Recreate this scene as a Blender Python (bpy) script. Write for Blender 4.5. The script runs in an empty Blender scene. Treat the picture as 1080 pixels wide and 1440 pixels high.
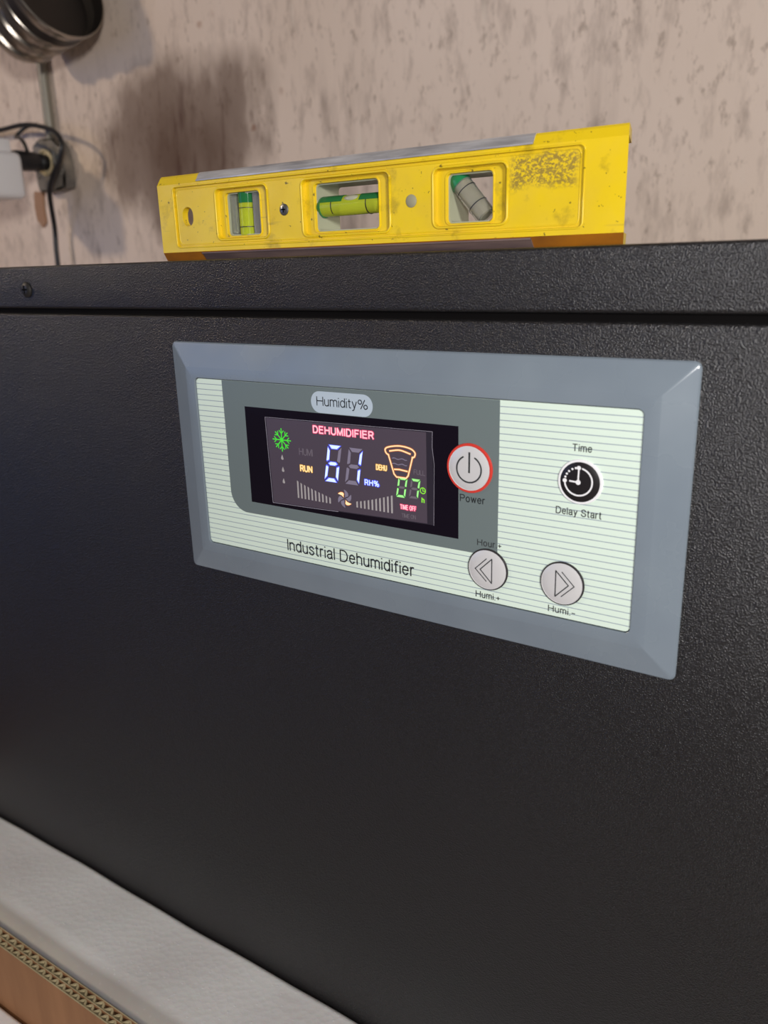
import bpy, bmesh, math, random
from mathutils import Vector, Matrix
random.seed(7)
C = bpy.context.scene.collection
MM = 0.001

# ---------------------------------------------------------------- camera
cam_d = bpy.data.cameras.new('camera')
cam = bpy.data.objects.new('camera', cam_d); C.objects.link(cam)
cam_d.sensor_fit = 'VERTICAL'; cam_d.sensor_height = 36; cam_d.lens = 36*1137.728/1440
R_ = Vector((0.83560255, 0.5486934, -0.02653169)); D_ = Vector((0.13894825, -0.25783734, -0.95614501)); F_ = Vector((-0.53147132, 0.79527068, -0.29168953))
cam.matrix_world = Matrix(((R_.x, -D_.x, -F_.x, .31054), (R_.y, -D_.y, -F_.y, -.28207), (R_.z, -D_.z, -F_.z, .03292), (0, 0, 0, 1)))
cam_d.clip_start = .01
cam_d.dof.use_dof = True; cam_d.dof.focus_distance = .365; cam_d.dof.aperture_fstop = 12
bpy.context.scene.camera = cam

# ---------------------------------------------------------------- world, lights, exposure
w = bpy.data.worlds.new('world'); bpy.context.scene.world = w; w.use_nodes = True
w.node_tree.nodes['Background'].inputs[0].default_value = (.74, .65, .67, 1)
w.node_tree.nodes['Background'].inputs[1].default_value = .072

def lamp(name, kind, loc, power, col, size=.05, target=None):
    l = bpy.data.lights.new(name, kind); l.energy = power; l.color = col
    o = bpy.data.objects.new(name, l); C.objects.link(o); o.location = loc
    if kind == 'AREA':
        l.shape = 'SQUARE'; l.size = size
        o.rotation_euler = (Vector(target)-Vector(loc)).to_track_quat('-Z', 'Y').to_euler()
    else: l.shadow_soft_size = size
    return o
lamp('phone_torch', 'POINT', (.345, -.298, .044), 2.5, (1, .97, .96), .012)
lamp('room_lamp', 'POINT', (1.45, -1.15, .36), 94, (1, .965, .93), .13)
lamp('ceiling_bulb', 'POINT', (-1.55, -.85, .78), 31, (1, .80, .58), .055)
lamp('cool_sheen_fill', 'AREA', (-1.7, -1.5, .25), 6, (.24, .42, 1.0), 1.1, (0, 0, -.1))  # added soft blue fill, gives the front panel its cool sheen at left
vs = bpy.context.scene.view_settings
vs.view_transform = 'Standard'; vs.look = 'None'; vs.gamma = 1; vs.use_curve_mapping = False; vs.exposure = 0

# ---------------------------------------------------------------- materials
def srgb(r, g, b):
    f = lambda c: (c/255/12.92) if c/255 <= .04045 else ((c/255+.055)/1.055)**2.4
    return (f(r), f(g), f(b), 1)
class Mat:
    def __init__(s, name, col=(.5, .5, .5, 1), rough=.5, metal=0, spec=.5, **k):
        s.m = bpy.data.materials.new(name); s.m.use_nodes = True; s.t = s.m.node_tree; s.n = s.t.nodes
        s.b = s.n['Principled BSDF']; I = s.b.inputs
        I['Base Color'].default_value = col; I['Roughness'].default_value = rough; I['Metallic'].default_value = metal
        I['Specular IOR Level'].default_value = spec
        for a, v in k.items(): I[a.replace('_', ' ')].default_value = v
        s.tc = None; s.col = col
    def co(s, scale=(1, 1, 1), loc=(0, 0, 0), rot=(0, 0, 0), src='Object'):
        if not s.tc: s.tc = s.n.new('ShaderNodeTexCoord')
        mp = s.n.new('ShaderNodeMapping'); mp.inputs['Scale'].default_value = scale; mp.inputs['Location'].default_value = loc; mp.inputs['Rotation'].default_value = rot
        s.t.links.new(s.tc.outputs[src], mp.inputs[0]); return mp.outputs[0]
    def noise(s, scale, detail=3, rough=.5, stretch=(1, 1, 1), loc=(0, 0, 0)):
        n = s.n.new('ShaderNodeTexNoise'); n.inputs['Scale'].default_value = scale; n.inputs['Detail'].default_value = detail; n.inputs['Roughness'].default_value = rough
        s.t.links.new(s.co(stretch, loc), n.inputs['Vector']); return n.outputs['Fac']
    def vor(s, scale, out='Distance', stretch=(1, 1, 1)):
        n = s.n.new('ShaderNodeTexVoronoi'); n.inputs['Scale'].default_value = scale
        s.t.links.new(s.co(stretch), n.inputs['Vector']); return n.outputs[out]
    def ramp(s, x, *stops):
        r = s.n.new('ShaderNodeValToRGB'); e = r.color_ramp.elements
        while len(e) < len(stops): e.new(.5)
        for el, (p, c) in zip(e, stops):
            el.position = p; el.color = c if hasattr(c, '__len__') else (c, c, c, 1)
        s.t.links.new(x, r.inputs[0]); return r.outputs[0]
    def mix(s, f, a, b, mode='MIX'):
        m = s.n.new('ShaderNodeMix'); m.data_type = 'RGBA'; m.blend_type = mode
        for sock, v in ((m.inputs[0], f), (m.inputs[6], a), (m.inputs[7], b)):
            if isinstance(v, bpy.types.NodeSocket): s.t.links.new(v, sock)
            else: sock.default_value = v
        return m.outputs[2]
    def math(s, op, a, b=0, clamp=False):
        m = s.n.new('ShaderNodeMath'); m.operation = op; m.use_clamp = clamp
        for sock, v in ((m.inputs[0], a), (m.inputs[1], b)):
            if isinstance(v, bpy.types.NodeSocket): s.t.links.new(v, sock)
            else: sock.default_value = v
        return m.outputs[0]
    def sep(s, v):
        n = s.n.new('ShaderNodeSeparateXYZ'); s.t.links.new(v, n.inputs[0]); return n.outputs
    def set(s, sock, v): s.t.links.new(v, s.b.inputs[sock]); return s
    def bump(s, h, dist=.001, strength=1):
        b = s.n.new('ShaderNodeBump'); b.inputs['Distance'].default_value = dist; b.inputs['Strength'].default_value = strength
        s.t.links.new(h, b.inputs['Height']); s.t.links.new(b.outputs[0], s.b.inputs['Normal']); return s
def box_mask(m, x0, x1, z0, z1, soft=.004, wob=0):
    """soft box in object x,z, returns 0..1"""
    o = m.sep(m.co()); X, Z = o[0], o[2]
    if wob:
        n = m.math('MULTIPLY', m.math('SUBTRACT', m.noise(1/soft/3, 2), .5), wob)
        X = m.math('ADD', X, n); Z = m.math('ADD', Z, n)
    a = m.math('DIVIDE', m.math('SUBTRACT', X, x0), soft, True); b = m.math('DIVIDE', m.math('SUBTRACT', x1, X), soft, True)
    c = m.math('DIVIDE', m.math('SUBTRACT', Z, z0), soft, True); d = m.math('DIVIDE', m.math('SUBTRACT', z1, Z), soft, True)
    return m.math('MULTIPLY', m.math('MULTIPLY', a, b), m.math('MULTIPLY', c, d))

def flat(name, col, rough=.5, **k): return Mat(name, col, rough, **k).m
def glow(name, col, st):
    return Mat(name, (0.02, .02, .02, 1), .4, Emission_Color=col, Emission_Strength=st).m

def mk_powder():
    m = Mat('black_powder_coat', (.0115, .0110, .0115, 1), .36, spec=.7)
    n = m.noise(2000, 2, .6); g = m.vor(1700)
    m.bump(m.math('ADD', m.math('MULTIPLY', n, .35), g), .00023, 1)
    m.set('Base Color', m.mix(m.ramp(m.noise(1700, 1), (.60, 0), (.74, 1)), (.0055, .0050, .0055, 1), (.032, .032, .034, 1)))  # coat sparkle put into the colour as paler flecks
    m.set('Roughness', m.ramp(m.noise(9, 3), (.3, .36), (.7, .43)))
    return m.m
def mk_wall():
    m = Mat('old_plaster', rough=.85, spec=.2)
    base = m.mix(m.ramp(m.noise(3.2, 4), (.35, 0), (.68, 1)), srgb(219, 200, 183), srgb(232, 214, 199))
    st = m.ramp(m.noise(16, 5, .62, (1, 1, .14)), (.54, 0), (.68, 1))
    st2 = m.ramp(m.noise(2.2, 3, .5, loc=(3.1, 0, 1.2)), (.42, .1), (.62, .75))
    base = m.mix(m.math('MULTIPLY', st, st2), base, srgb(128, 114, 104))
    st3 = m.ramp(m.noise(60, 4, .62, (1, 1, .35)), (.52, 0), (.72, .42))
    base = m.mix(st3, base, srgb(128, 112, 102))
    st4 = m.ramp(m.noise(130, 4, .6, (1, 1, .5), (4, 0, 1)), (.58, 0), (.72, .5)); base = m.mix(st4, base, srgb(134, 116, 102))
    sp = m.ramp(m.math('ADD', m.vor(26), m.math('MULTIPLY', m.noise(90, 3), .22)), (.14, 1), (.19, .7), (.25, 0)); spm = m.ramp(m.noise(13, 2, loc=(0, 0, 5)), (.52, 0), (.62, .7))
    base = m.mix(m.math('MULTIPLY', sp, spm), base, srgb(150, 100, 72))
    fl = m.ramp(m.noise(60, 3, .5, (1, 1, .25), (1, 0, 2)), (.66, 0), (.74, .5))
    base = m.mix(fl, base, srgb(226, 212, 196))
    # brown mould streaks and painted soft shadow in the colour, left of the level
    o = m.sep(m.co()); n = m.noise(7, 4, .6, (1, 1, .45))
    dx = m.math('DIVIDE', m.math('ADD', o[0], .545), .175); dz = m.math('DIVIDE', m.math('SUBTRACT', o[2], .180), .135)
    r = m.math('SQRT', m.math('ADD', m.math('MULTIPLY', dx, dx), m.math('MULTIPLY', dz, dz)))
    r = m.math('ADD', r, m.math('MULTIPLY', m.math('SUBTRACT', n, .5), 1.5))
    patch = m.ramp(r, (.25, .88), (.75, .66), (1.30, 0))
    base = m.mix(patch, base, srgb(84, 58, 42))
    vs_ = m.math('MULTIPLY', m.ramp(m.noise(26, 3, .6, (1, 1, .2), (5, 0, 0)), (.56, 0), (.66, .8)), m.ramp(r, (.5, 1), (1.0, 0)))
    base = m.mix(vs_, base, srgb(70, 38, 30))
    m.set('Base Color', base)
    m.bump(m.math('ADD', m.noise(60, 5, .6, (1, 1, .3)), m.math('MULTIPLY', m.noise(300, 2), .2)), .0012, .6)
    return m.m
def mk_yellow(name='worn_yellow_plastic', patch=True):
    m = Mat(name, rough=.38, spec=.5, Coat_Weight=.08)
    base = m.mix(m.ramp(m.noise(45, 4), (.4, 0), (.7, 1)), (.80, .57, .010, 1), (.72, .50, .020, 1))
    d = m.ramp(m.noise(75, 5, .65), (.58, 0), (.74, .55)); base = m.mix(d, base, srgb(120, 96, 30))
    d2 = m.ramp(m.noise(420, 2, .6, loc=(.3, 0, .1)), (.69, 0), (.73, .8)); base = m.mix(d2, base, srgb(80, 66, 30))
    sc = m.ramp(m.noise(60, 3, .6, (.15, 1, 2.2), (2, 0, 0)), (.66, 0), (.70, .5)); base = m.mix(sc, base, srgb(140, 118, 60))
    if patch:
        k = box_mask(m, .1665, .1962, .0582, .0727, .003, .006)
        f = m.ramp(m.noise(780, 4, .75, (.9, 1, 1.1)), (.455, 0), (.52, 1))
        base = m.mix(m.math('MULTIPLY', m.math('MULTIPLY', k, f), .85), base, srgb(138, 116, 58))
    m.set('Base Color', base); m.set('Roughness', m.ramp(m.noise(90, 3), (.35, .30), (.7, .5)))
    m.bump(m.noise(180, 3), .0003, .4)
    return m.m
def mk_alu():
    m = Mat('scuffed_aluminium', rough=.42, metal=.35)
    n = m.noise(220, 4, .6, (.12, 1, 1))
    m.set('Base Color', m.mix(m.ramp(n, (.35, 0), (.7, 1)), srgb(150, 148, 150), srgb(212, 210, 210)))
    m.bump(n, .0003, .6); return m.m
def mk_undershade():
    m = Mat('shaded_orange_plastic', rough=.6)  # underside shade put into a darker copy of the level's yellow
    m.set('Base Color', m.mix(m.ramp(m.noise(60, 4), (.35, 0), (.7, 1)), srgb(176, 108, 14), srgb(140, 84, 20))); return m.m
def mk_shadealu():
    m = Mat('shaded_aluminium', rough=.6, metal=.2)  # darker copy of the rail aluminium, shade of the lower edge in its colour
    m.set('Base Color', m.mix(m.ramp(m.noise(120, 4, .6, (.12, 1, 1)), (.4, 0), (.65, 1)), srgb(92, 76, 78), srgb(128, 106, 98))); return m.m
def mk_foam():
    m = Mat('white_packing_foam', rough=.55, spec=.35, Subsurface_Weight=.1, Subsurface_Scale=.008)
    cell = m.vor(230); n = m.noise(14, 3)
    fl = m.math('MULTIPLY', m.ramp(m.vor(330), (.16, 1), (.24, 0)), m.ramp(m.sep(m.vor(330, 'Color'))[0], (.76, 0), (.80, 1)))  # sparkle glints painted in as random white flecks
    m.set('Base Color', m.mix(fl, m.mix(m.ramp(n, (.35, 0), (.68, 1)), srgb(230, 228, 227), srgb(243, 244, 243)), (1, 1, 1, 1)))
    m.set('Roughness', m.math('SUBTRACT', .5, m.math('MULTIPLY', fl, .4)))
    m.set('Specular IOR Level', m.math('ADD', .35, fl))
    m.bump(m.math('ADD', m.math('ADD', cell, m.math('MULTIPLY', m.noise(500, 3), .5)), m.math('MULTIPLY', fl, .6)), .0005, .25)
    return m.m
def mk_label():
    m = Mat('pinstriped_label', rough=.32, spec=.45)
    z = m.sep(m.co())[2]
    ph = m.math('FRACT', m.math('DIVIDE', m.math('ADD', z, .0197+.00262*60-.00015), .00262))
    ln = m.ramp(ph, (0, 1), (.105, 1), (.125, 0), (.985, 0), (1, 1))
    m.set('Base Color', m.mix(ln, srgb(213, 230, 216), srgb(140, 154, 168)))
    return m.m
def mk_card(name, a, b):
    m = Mat(name, rough=.8, spec=.2)
    m.set('Base Color', m.mix(m.ramp(m.noise(60, 4, .6, (1, 1, .15)), (.3, 0), (.7, 1)), a, b)); return m.m
def mk_floor():
    m = Mat('concrete_floor', rough=.7)
    m.set('Base Color', m.mix(m.noise(4, 5), srgb(110, 92, 80), srgb(150, 132, 118))); return m.m
def mk_bezel():
    m = Mat('grey_bezel_plastic', rough=.22, spec=.5)
    m.set('Base Color', m.mix(m.ramp(m.noise(30, 3), (.3, 0), (.7, 1)), srgb(114, 125, 135), srgb(121, 132, 141)))
    m.set('Roughness', m.ramp(m.noise(26, 4), (.35, .17), (.7, .34))); return m.m
def mk_metalbox():
    m = Mat('weathered_box_metal', rough=.5, metal=.2)
    m.set('Base Color', m.mix(m.ramp(m.noise(45, 4), (.35, 0), (.7, 1)), srgb(104, 100, 96), srgb(150, 142, 130))); return m.m
def mk_silver():
    m = Mat('silver_button_face', srgb(208, 208, 208), .3, .15)
    return m.m
M = dict(
    powder=mk_powder(), wall=mk_wall(), floor=mk_floor(), yellow=mk_yellow(), lens=mk_yellow('yellow_lens_plastic', False), alu=mk_alu(), foam=mk_foam(), label=mk_label(),
    undershade=mk_undershade(), shadealu=mk_shadealu(), liner=flat('pale_clear_plastic', srgb(168, 172, 146), .25),
    bezel=mk_bezel(), jbox=mk_metalbox(), silver=mk_silver(),
    gap=flat('shaded_gap_steel', (.0025, .002, .002, 1), .9, spec=.1),  # lid gap's shade put into a near-black colour, also used for screw slots
    greyprint=flat('grey_green_print', srgb(106, 118, 118), .32), pill=flat('pale_blue_print', srgb(178, 193, 205), .35),
    ink=flat('black_ink', srgb(28, 30, 32), .45), inkgrey=flat('dark_grey_ink', srgb(52, 55, 56), .4),
    blackwin=flat('black_gloss_window', (.006, .004, .009, 1), .12), mask=flat('smoked_display_mask', srgb(78, 69, 80), .30),
    film=Mat('clear_film', srgb(46, 42, 52), .18).m, edge=flat('film_edge', srgb(150, 146, 158), .2),
    off=flat('unlit_segment', srgb(132, 126, 146), .4), offdim=flat('dim_unlit_print', srgb(112, 104, 114), .4), offbar=flat('unlit_bar', srgb(168, 164, 164), .4),
    red=glow('red_led_edge', (1, .03, .16, 1), .85), redc=glow('red_led_core', (1, .60, .68, 1), 1.0),
    blue=glow('blue_led_edge', (.05, .08, 1, 1), 1.5), bluec=glow('blue_led_core', (.62, .74, 1, 1), 1.25),
    green=glow('green_led', (.05, .78, .02, 1), .95), greenc=glow('green_led_core', (.42, 1, .30, 1), .95), greeny=glow('yellow_green_led', (.28, .9, .03, 1), .9),
    amber=glow('amber_led', (1, .50, .05, 1), 1.0), amberc=glow('amber_led_core', (1, .78, .42, 1), 1.1), orange=glow('orange_led_edge', (1, .25, .03, 1), .75), violet=glow('violet_led', (.30, .22, .55, 1), .6),
    redring=flat('red_ring_plastic', srgb(205, 62, 52), .25), darkring=flat('dark_ring_plastic', srgb(46, 44, 46), .3),
    white=flat('white_plastic', srgb(232, 232, 234), .3), discblack=flat('black_button_face', srgb(30, 27, 29), .35),
    card=mk_card('kraft_board', srgb(136, 98, 68), srgb(154, 112, 78)), cardcut=mk_card('cut_board_edge', srgb(160, 146, 112), srgb(186, 172, 136)),
    screw=Mat('zinc_screw', srgb(150, 150, 148), .35, .9).m, screwdark=Mat('dark_screw', srgb(58, 56, 54), .45, .6).m,
    liquid=Mat('yellow_green_fluid', (.62, .72, .05, 1), .08, Transmission_Weight=.45, IOR=1.3).m,
    fluidgreen=Mat('green_fluid', (.03, .22, .07, 1), .08, Transmission_Weight=.35, IOR=1.3).m,
    clear=Mat('clear_acrylic', (.72, .74, .70, 1), .06, Transmission_Weight=.86, IOR=1.2).m,
    bubble=Mat('bubble_gloss', (.40, .40, .30, 1), .06).m,
    caps=flat('green_end_cap', (.015, .20, .07, 1), .3), black=flat('black_rubber', (.012, .012, .014, 1), .4),
    tin=Mat('shiny_tin', srgb(168, 160, 150), .24, .95).m, tindark=flat('dark_inside_metal', srgb(54, 48, 44), .45, metal=.5),  # canister interior and bracket share one darker metal
    conduit=Mat('grey_conduit', srgb(140, 136, 124), .45, .3).m, beige=flat('beige_socket', srgb(190, 175, 140), .5),
    rust=Mat('rust_mortar', srgb(168, 132, 106), .9).m,
)

# ---------------------------------------------------------------- helpers
def link(name, me, parent=None, **props):
    o = bpy.data.objects.new(name, me); C.objects.link(o)
    if parent: o.parent = parent
    for k, v in props.items(): o[k] = v
    return o
def empty(name, loc, label, cat):
    o = bpy.data.objects.new(name, None); C.objects.link(o); o.location = loc; o.empty_display_size = .02
    o['label'] = label; o['category'] = cat; return o
def obj(name, bm, mats, parent=None, smooth=False, **props):
    """world-space bmesh -> object; origin at world 0 unless parented to an Empty, whose offset is undone"""
    bmesh.ops.recalc_face_normals(bm, faces=bm.faces)
    me = bpy.data.meshes.new(name); bm.to_mesh(me); bm.free()
    for m in (mats if isinstance(mats, (list, tuple)) else [mats]): me.materials.append(m)
    if smooth:
        for p in me.polygons: p.use_smooth = True
        if smooth != True: me.set_sharp_from_angle(angle=math.radians(smooth))
    o = link(name, me, parent, **props)
    return o
def box(bm, x0, x1, y0, y1, z0, z1, bev=0, seg=2, mi=0):
    r = bmesh.ops.create_cube(bm, size=1); vs = r['verts']
    for v in vs: v.co = Vector(((x0+x1)/2+v.co.x*(x1-x0), (y0+y1)/2+v.co.y*(y1-y0), (z0+z1)/2+v.co.z*(z1-z0)))
    fs = list({f for v in vs for f in v.link_faces})
    for f in fs: f.material_index = mi
    if bev: bmesh.ops.bevel(bm, geom=list({e for f in fs for e in f.edges}), offset=bev, segments=seg, affect='EDGES', profile=.5)
    return bm
def tube(bm, pts, r, n=12, cap=True, mi=0):
    pts = [Vector(p) for p in pts]; rr = r if hasattr(r, '__len__') else [r]*len(pts)
    rings = []; up = None
    for i, p in enumerate(pts):
        t = (pts[min(i+1, len(pts)-1)]-pts[max(i-1, 0)]).normalized()
        if up is None: up = t.orthogonal().normalized()
        up = (up-t*up.dot(t)).normalized(); s = t.cross(up)
        rings.append([bm.verts.new(p+(up*math.cos(a)+s*math.sin(a))*rr[i]) for a in [2*math.pi*k/n for k in range(n)]])
    for a, b in zip(rings, rings[1:]):
        for k in range(n): bm.faces.new((a[k], a[(k+1) % n], b[(k+1) % n], b[k])).material_index = mi
    if cap:
        bm.faces.new(rings[0][::-1]).material_index = mi; bm.faces.new(rings[-1]).material_index = mi
    return bm
def lathe(bm, o, axis, prof, n=48, mi=None, cap0=False, cap1=False):
    o = Vector(o); axis = Vector(axis).normalized(); u = axis.orthogonal().normalized(); v = axis.cross(u); rings = []
    for (h, r) in prof: rings.append([bm.verts.new(o+axis*h+(u*math.cos(a)+v*math.sin(a))*r) for a in [2*math.pi*k/n for k in range(n)]])
    for j, (a, b) in enumerate(zip(rings, rings[1:])):
        for k in range(n): bm.faces.new((a[k], a[(k+1) % n], b[(k+1) % n], b[k])).material_index = (mi[j] if mi else 0)
    if cap0: bm.faces.new(rings[0][::-1]).material_index = mi[0] if mi else 0
    if cap1: bm.faces.new(rings[-1]).material_index = mi[-1] if mi else 0
    return bm
def smoothpath(pts, n=8):
    pts = [Vector(p) for p in pts]; out = []
    P = [pts[0]*2-pts[1]]+pts+[pts[-1]*2-pts[-2]]
    for i in range(1, len(P)-2):
        a, b, c, d = P[i-1:i+3]
        for k in range(n):
            t = k/n; out.append(.5*((2*b)+(c-a)*t+(2*a-5*b+4*c-d)*t*t+(3*b-a-3*c+d)*t**3))
    out.append(pts[-1]); return out
def rrect(x0, x1, z0, z1, r, n=5):
    P = []
    for cx, cz, a0 in ((x1-r, z1-r, 0), (x0+r, z1-r, 90), (x0+r, z0+r, 180), (x1-r, z0+r, 270)):
        for k in range(n+1):
            a = math.radians(a0+90*k/n); P.append((cx+r*math.cos(a), cz+r*math.sin(a)))
    return P
def plate(bm, outer, holes, y0, y1, mi=0):
    """slab between y0 (front) and y1 (back), outline and holes given as (x,z) loops"""
    tb = bmesh.new(); es = []
    for lp in [outer]+list(holes):
        v = [tb.verts.new((x, 0, z)) for x, z in lp]
        es += [tb.edges.new((v[i], v[(i+1) % len(v)])) for i in range(len(v))]
    bmesh.ops.triangle_fill(tb, use_beauty=True, use_dissolve=False, edges=es)
    tb.verts.ensure_lookup_table(); tb.verts.index_update()
    A = [bm.verts.new((v.co.x, y0, v.co.z)) for v in tb.verts]; B = [bm.verts.new((v.co.x, y1, v.co.z)) for v in tb.verts]
    for f in tb.faces:
        i = [v.index for v in f.verts]
        bm.faces.new([A[k] for k in i]).material_index = mi; bm.faces.new([B[k] for k in i[::-1]]).material_index = mi
    for e in tb.edges:
        if len(e.link_faces) == 1:
            a, b = e.verts[0].index, e.verts[1].index
            bm.faces.new((A[a], A[b], B[b], B[a])).material_index = mi
    tb.free(); return bm
def prism_x(bm, prof, x0, x1, x0b=None, x1b=None, ymid=None, mi=0):
    """profile of (y,z) extruded along x"""
    a = [bm.verts.new((x0, y, z)) for y, z in prof]; b = [bm.verts.new((x1, y, z)) for y, z in prof]
    n = len(prof)
    for i in range(n): bm.faces.new((a[i], a[(i+1) % n], b[(i+1) % n], b[i])).material_index = mi
    bm.faces.new(a).material_index = mi; bm.faces.new(b[::-1]).material_index = mi
    return bm
# flat print helpers, all in millimetres on the control panel (x right, z up), y in mm (more negative = nearer)
def stroke(bm, pts, w_, y, closed=False, mi=0, t=.04):
    P = [Vector((a, b)) for a, b in pts]
    if closed: P.append(P[0])
    for a, b in zip(P, P[1:]):
        d = (b-a);
        if d.length < 1e-6: continue
        d = d.normalized()*(w_/2); n = Vector((-d.y, d.x)); a2 = a-d*.6; b2 = b+d*.6
        poly(bm, [a2+n, a2-n, b2-n, b2+n], y-.0025*(_k[0] % 7), mi, t); _k[0] += 1
    return bm
_k = [0]
def poly(bm, pts, y, mi=0, t=.04):
    a = [bm.verts.new((p[0]*MM, y*MM, p[1]*MM)) for p in pts]; b = [bm.verts.new((p[0]*MM, (y+t)*MM, p[1]*MM)) for p in pts]
    n = len(pts)
    bm.faces.new(a).material_index = mi
    for i in range(n): bm.faces.new((a[i], b[i], b[(i+1) % n], a[(i+1) % n])).material_index = mi
    return bm
def disc(bm, x, z, r, y, mi=0, n=20): return poly(bm, [(x+r*math.cos(2*math.pi*k/n), z+r*math.sin(2*math.pi*k/n)) for k in range(n)], y, mi)
def arc(x, z, r, a0, a1, n=28): return [(x+r*math.cos(math.radians(a0+(a1-a0)*k/n)), z+r*math.sin(math.radians(a0+(a1-a0)*k/n))) for k in range(n+1)]
def S(*p, n=6): return [(v[0], v[1]) for v in smoothpath([Vector((x, z, 0)) for x, z in p], n)]
def EL(cx, cz, rx, rz, a0, a1, n=20): return [(cx+rx*math.cos(math.radians(a0+(a1-a0)*k/n)), cz+rz*math.sin(math.radians(a0+(a1-a0)*k/n))) for k in range(n+1)]
ND = [(0, .74), (0, 0)]; HOOK = [(0, .48)]+EL(.22, .50, .22, .24, 180, 0, 14)+[(.44, 0)]
BOWL = EL(.24, .37, .24, .37, 0, 360, 24)
GL = {  # plain grotesque letters as centre lines: (advance, strokes), capital height 1
 'H': (.70, [[(0, 0), (0, 1)], [(.70, 0), (.70, 1)], [(0, .53), (.70, .53)]]),
 'I': (.0, [[(0, 0), (0, 1)]]), 'T': (.66, [[(0, 1), (.66, 1)], [(.33, 1), (.33, 0)]]),
 'D': (.68, [[(0, 0), (0, 1), (.28, 1)]+EL(.30, .5, .38, .5, 90, -90)+[(0, 0)]]),
 'P': (.60, [[(0, 0), (0, 1), (.36, 1)]+EL(.34, .74, .26, .26, 90, -90)+[(0, .48)]]),
 'R': (.66, [[(0, 0), (0, 1), (.38, 1)]+EL(.37, .745, .26, .255, 90, -90)+[(0, .49)], S((.32, .49), (.46, .38), (.66, 0))]),
 'S': (.62, [S((.60, .72), (.54, .90), (.31, 1), (.08, .90), (.04, .74), (.12, .60), (.33, .52), (.54, .43), (.62, .27), (.54, .09), (.31, 0), (.08, .10), (0, .30))]),
 'E': (.60, [[(.58, 1), (0, 1), (0, 0), (.60, 0)], [(0, .53), (.54, .53)]]), 'F': (.56, [[(.56, 1), (0, 1), (0, 0)], [(0, .51), (.47, .51)]]),
 'L': (.52, [[(0, 1), (0, 0), (.52, 0)]]), 'N': (.68, [[(0, 0), (0, 1), (.68, 0), (.68, 1)]]),
 'M': (.80, [[(0, 0), (0, 1), (.40, .05), (.80, 1), (.80, 0)]]), 'U': (.68, [[(0, 1), (0, .34)]+EL(.34, .34, .34, .34, 180, 360)+[(.68, 1)]]),
 'O': (.76, [EL(.38, .5, .38, .5, 0, 360, 28)]),
 'u': (.44, [[(.44, .74), (.44, 0)], [(0, .74), (0, .24)]+EL(.22, .24, .22, .24, 180, 360, 14)+[(.44, .30)]]),
 'n': (.44, [ND, HOOK]), 'h': (.44, [[(0, 1), (0, 0)], HOOK]),
 'm': (.76, [ND, [(0, .50)]+EL(.19, .52, .19, .22, 180, 0, 12)+[(.38, 0)], [(.38, .50)]+EL(.57, .52, .19, .22, 180, 0, 12)+[(.76, 0)]]),
 'i': (.0, [[(0, .70), (0, 0)], [(0, .96), (0, 1)]]), 'l': (.0, [[(0, 1), (0, 0)]]),
 'd': (.48, [BOWL, [(.48, 1), (.48, 0)]]), 'o': (.48, [BOWL]),
 't': (.24, [S((.10, .95), (.10, .5), (.10, .14), (.16, .02), (.26, .01)), [(0, .73), (.24, .73)]]),
 'f': (.26, [S((.30, .98), (.18, .98), (.11, .86), (.11, .5), (.11, 0)), [(0, .73), (.27, .73)]]),
 'y': (.46, [[(0, .74), (.23, .02)], S((.46, .74), (.23, .02), (.14, -.22), (-.0, -.26))]),
 's': (.42, [S((.41, .55), (.34, .70), (.21, .74), (.06, .68), (.03, .54), (.12, .44), (.28, .36), (.41, .28), (.42, .14), (.31, .02), (.19, 0), (.05, .06), (0, .20))]),
 'r': (.24, [ND, S((0, .45), (.05, .64), (.14, .73), (.26, .72))]),
 'a': (.46, [S((.02, .54), (.08, .68), (.24, .74), (.40, .68), (.43, .50), (.43, .15), (.48, .0)), S((.43, .44), (.25, .40), (.08, .34), (0, .20), (.07, .04), (.21, 0), (.36, .07), (.43, .22))]),
 'e': (.48, [[(0, .40), (.48, .40)], EL(.24, .37, .24, .37, 5, 325, 24)]),
 'w': (.68, [[(0, .74), (.17, .02), (.34, .70), (.51, .02), (.68, .74)]]),
 '.': (.0, [[(0, 0), (0, .04)]]), '+': (.44, [[(0, .42), (.44, .42)], [(.22, .20), (.22, .64)]]), '-': (.40, [[(0, .42), (.40, .42)]]),
 '%': (.98, [EL(.19, .76, .19, .23, 0, 360, 18), EL(.79, .23, .19, .23, 0, 360, 18), [(.27, 0), (.71, 1)]]), ' ': (.14, []),
}
def text(name, s, x0, x1, zb, cap, y, mat, parent, wt=.10, gap=.20, label=None):
    """lettering fitted to x0..x1, baseline zb, capital height cap (mm); wt = stroke width as a share of cap"""
    x = 0; lines = []
    for ch in s:
        ad, st = GL[ch]
        for l in st: lines.append([(x+a, b) for a, b in l])
        x += ad+gap
    x -= gap; w_ = wt*cap; sx = (x1-x0-w_)/x; hz = cap-w_
    bm = bmesh.new()
    for l in lines: stroke(bm, [(x0+w_/2+a*sx, zb+w_/2+b*hz) for a, b in l], w_, y, t=.015)
    o = obj(name, bm, mat, parent)
    if label: o['label'] = label
    return o

# ================================================================ the setting
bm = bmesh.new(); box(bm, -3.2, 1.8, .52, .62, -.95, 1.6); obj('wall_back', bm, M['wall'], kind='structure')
bm = bmesh.new(); box(bm, -3.2, 1.8, -2.2, .52, -1.0, -.95); obj('floor', bm, M['floor'], kind='structure')

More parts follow.
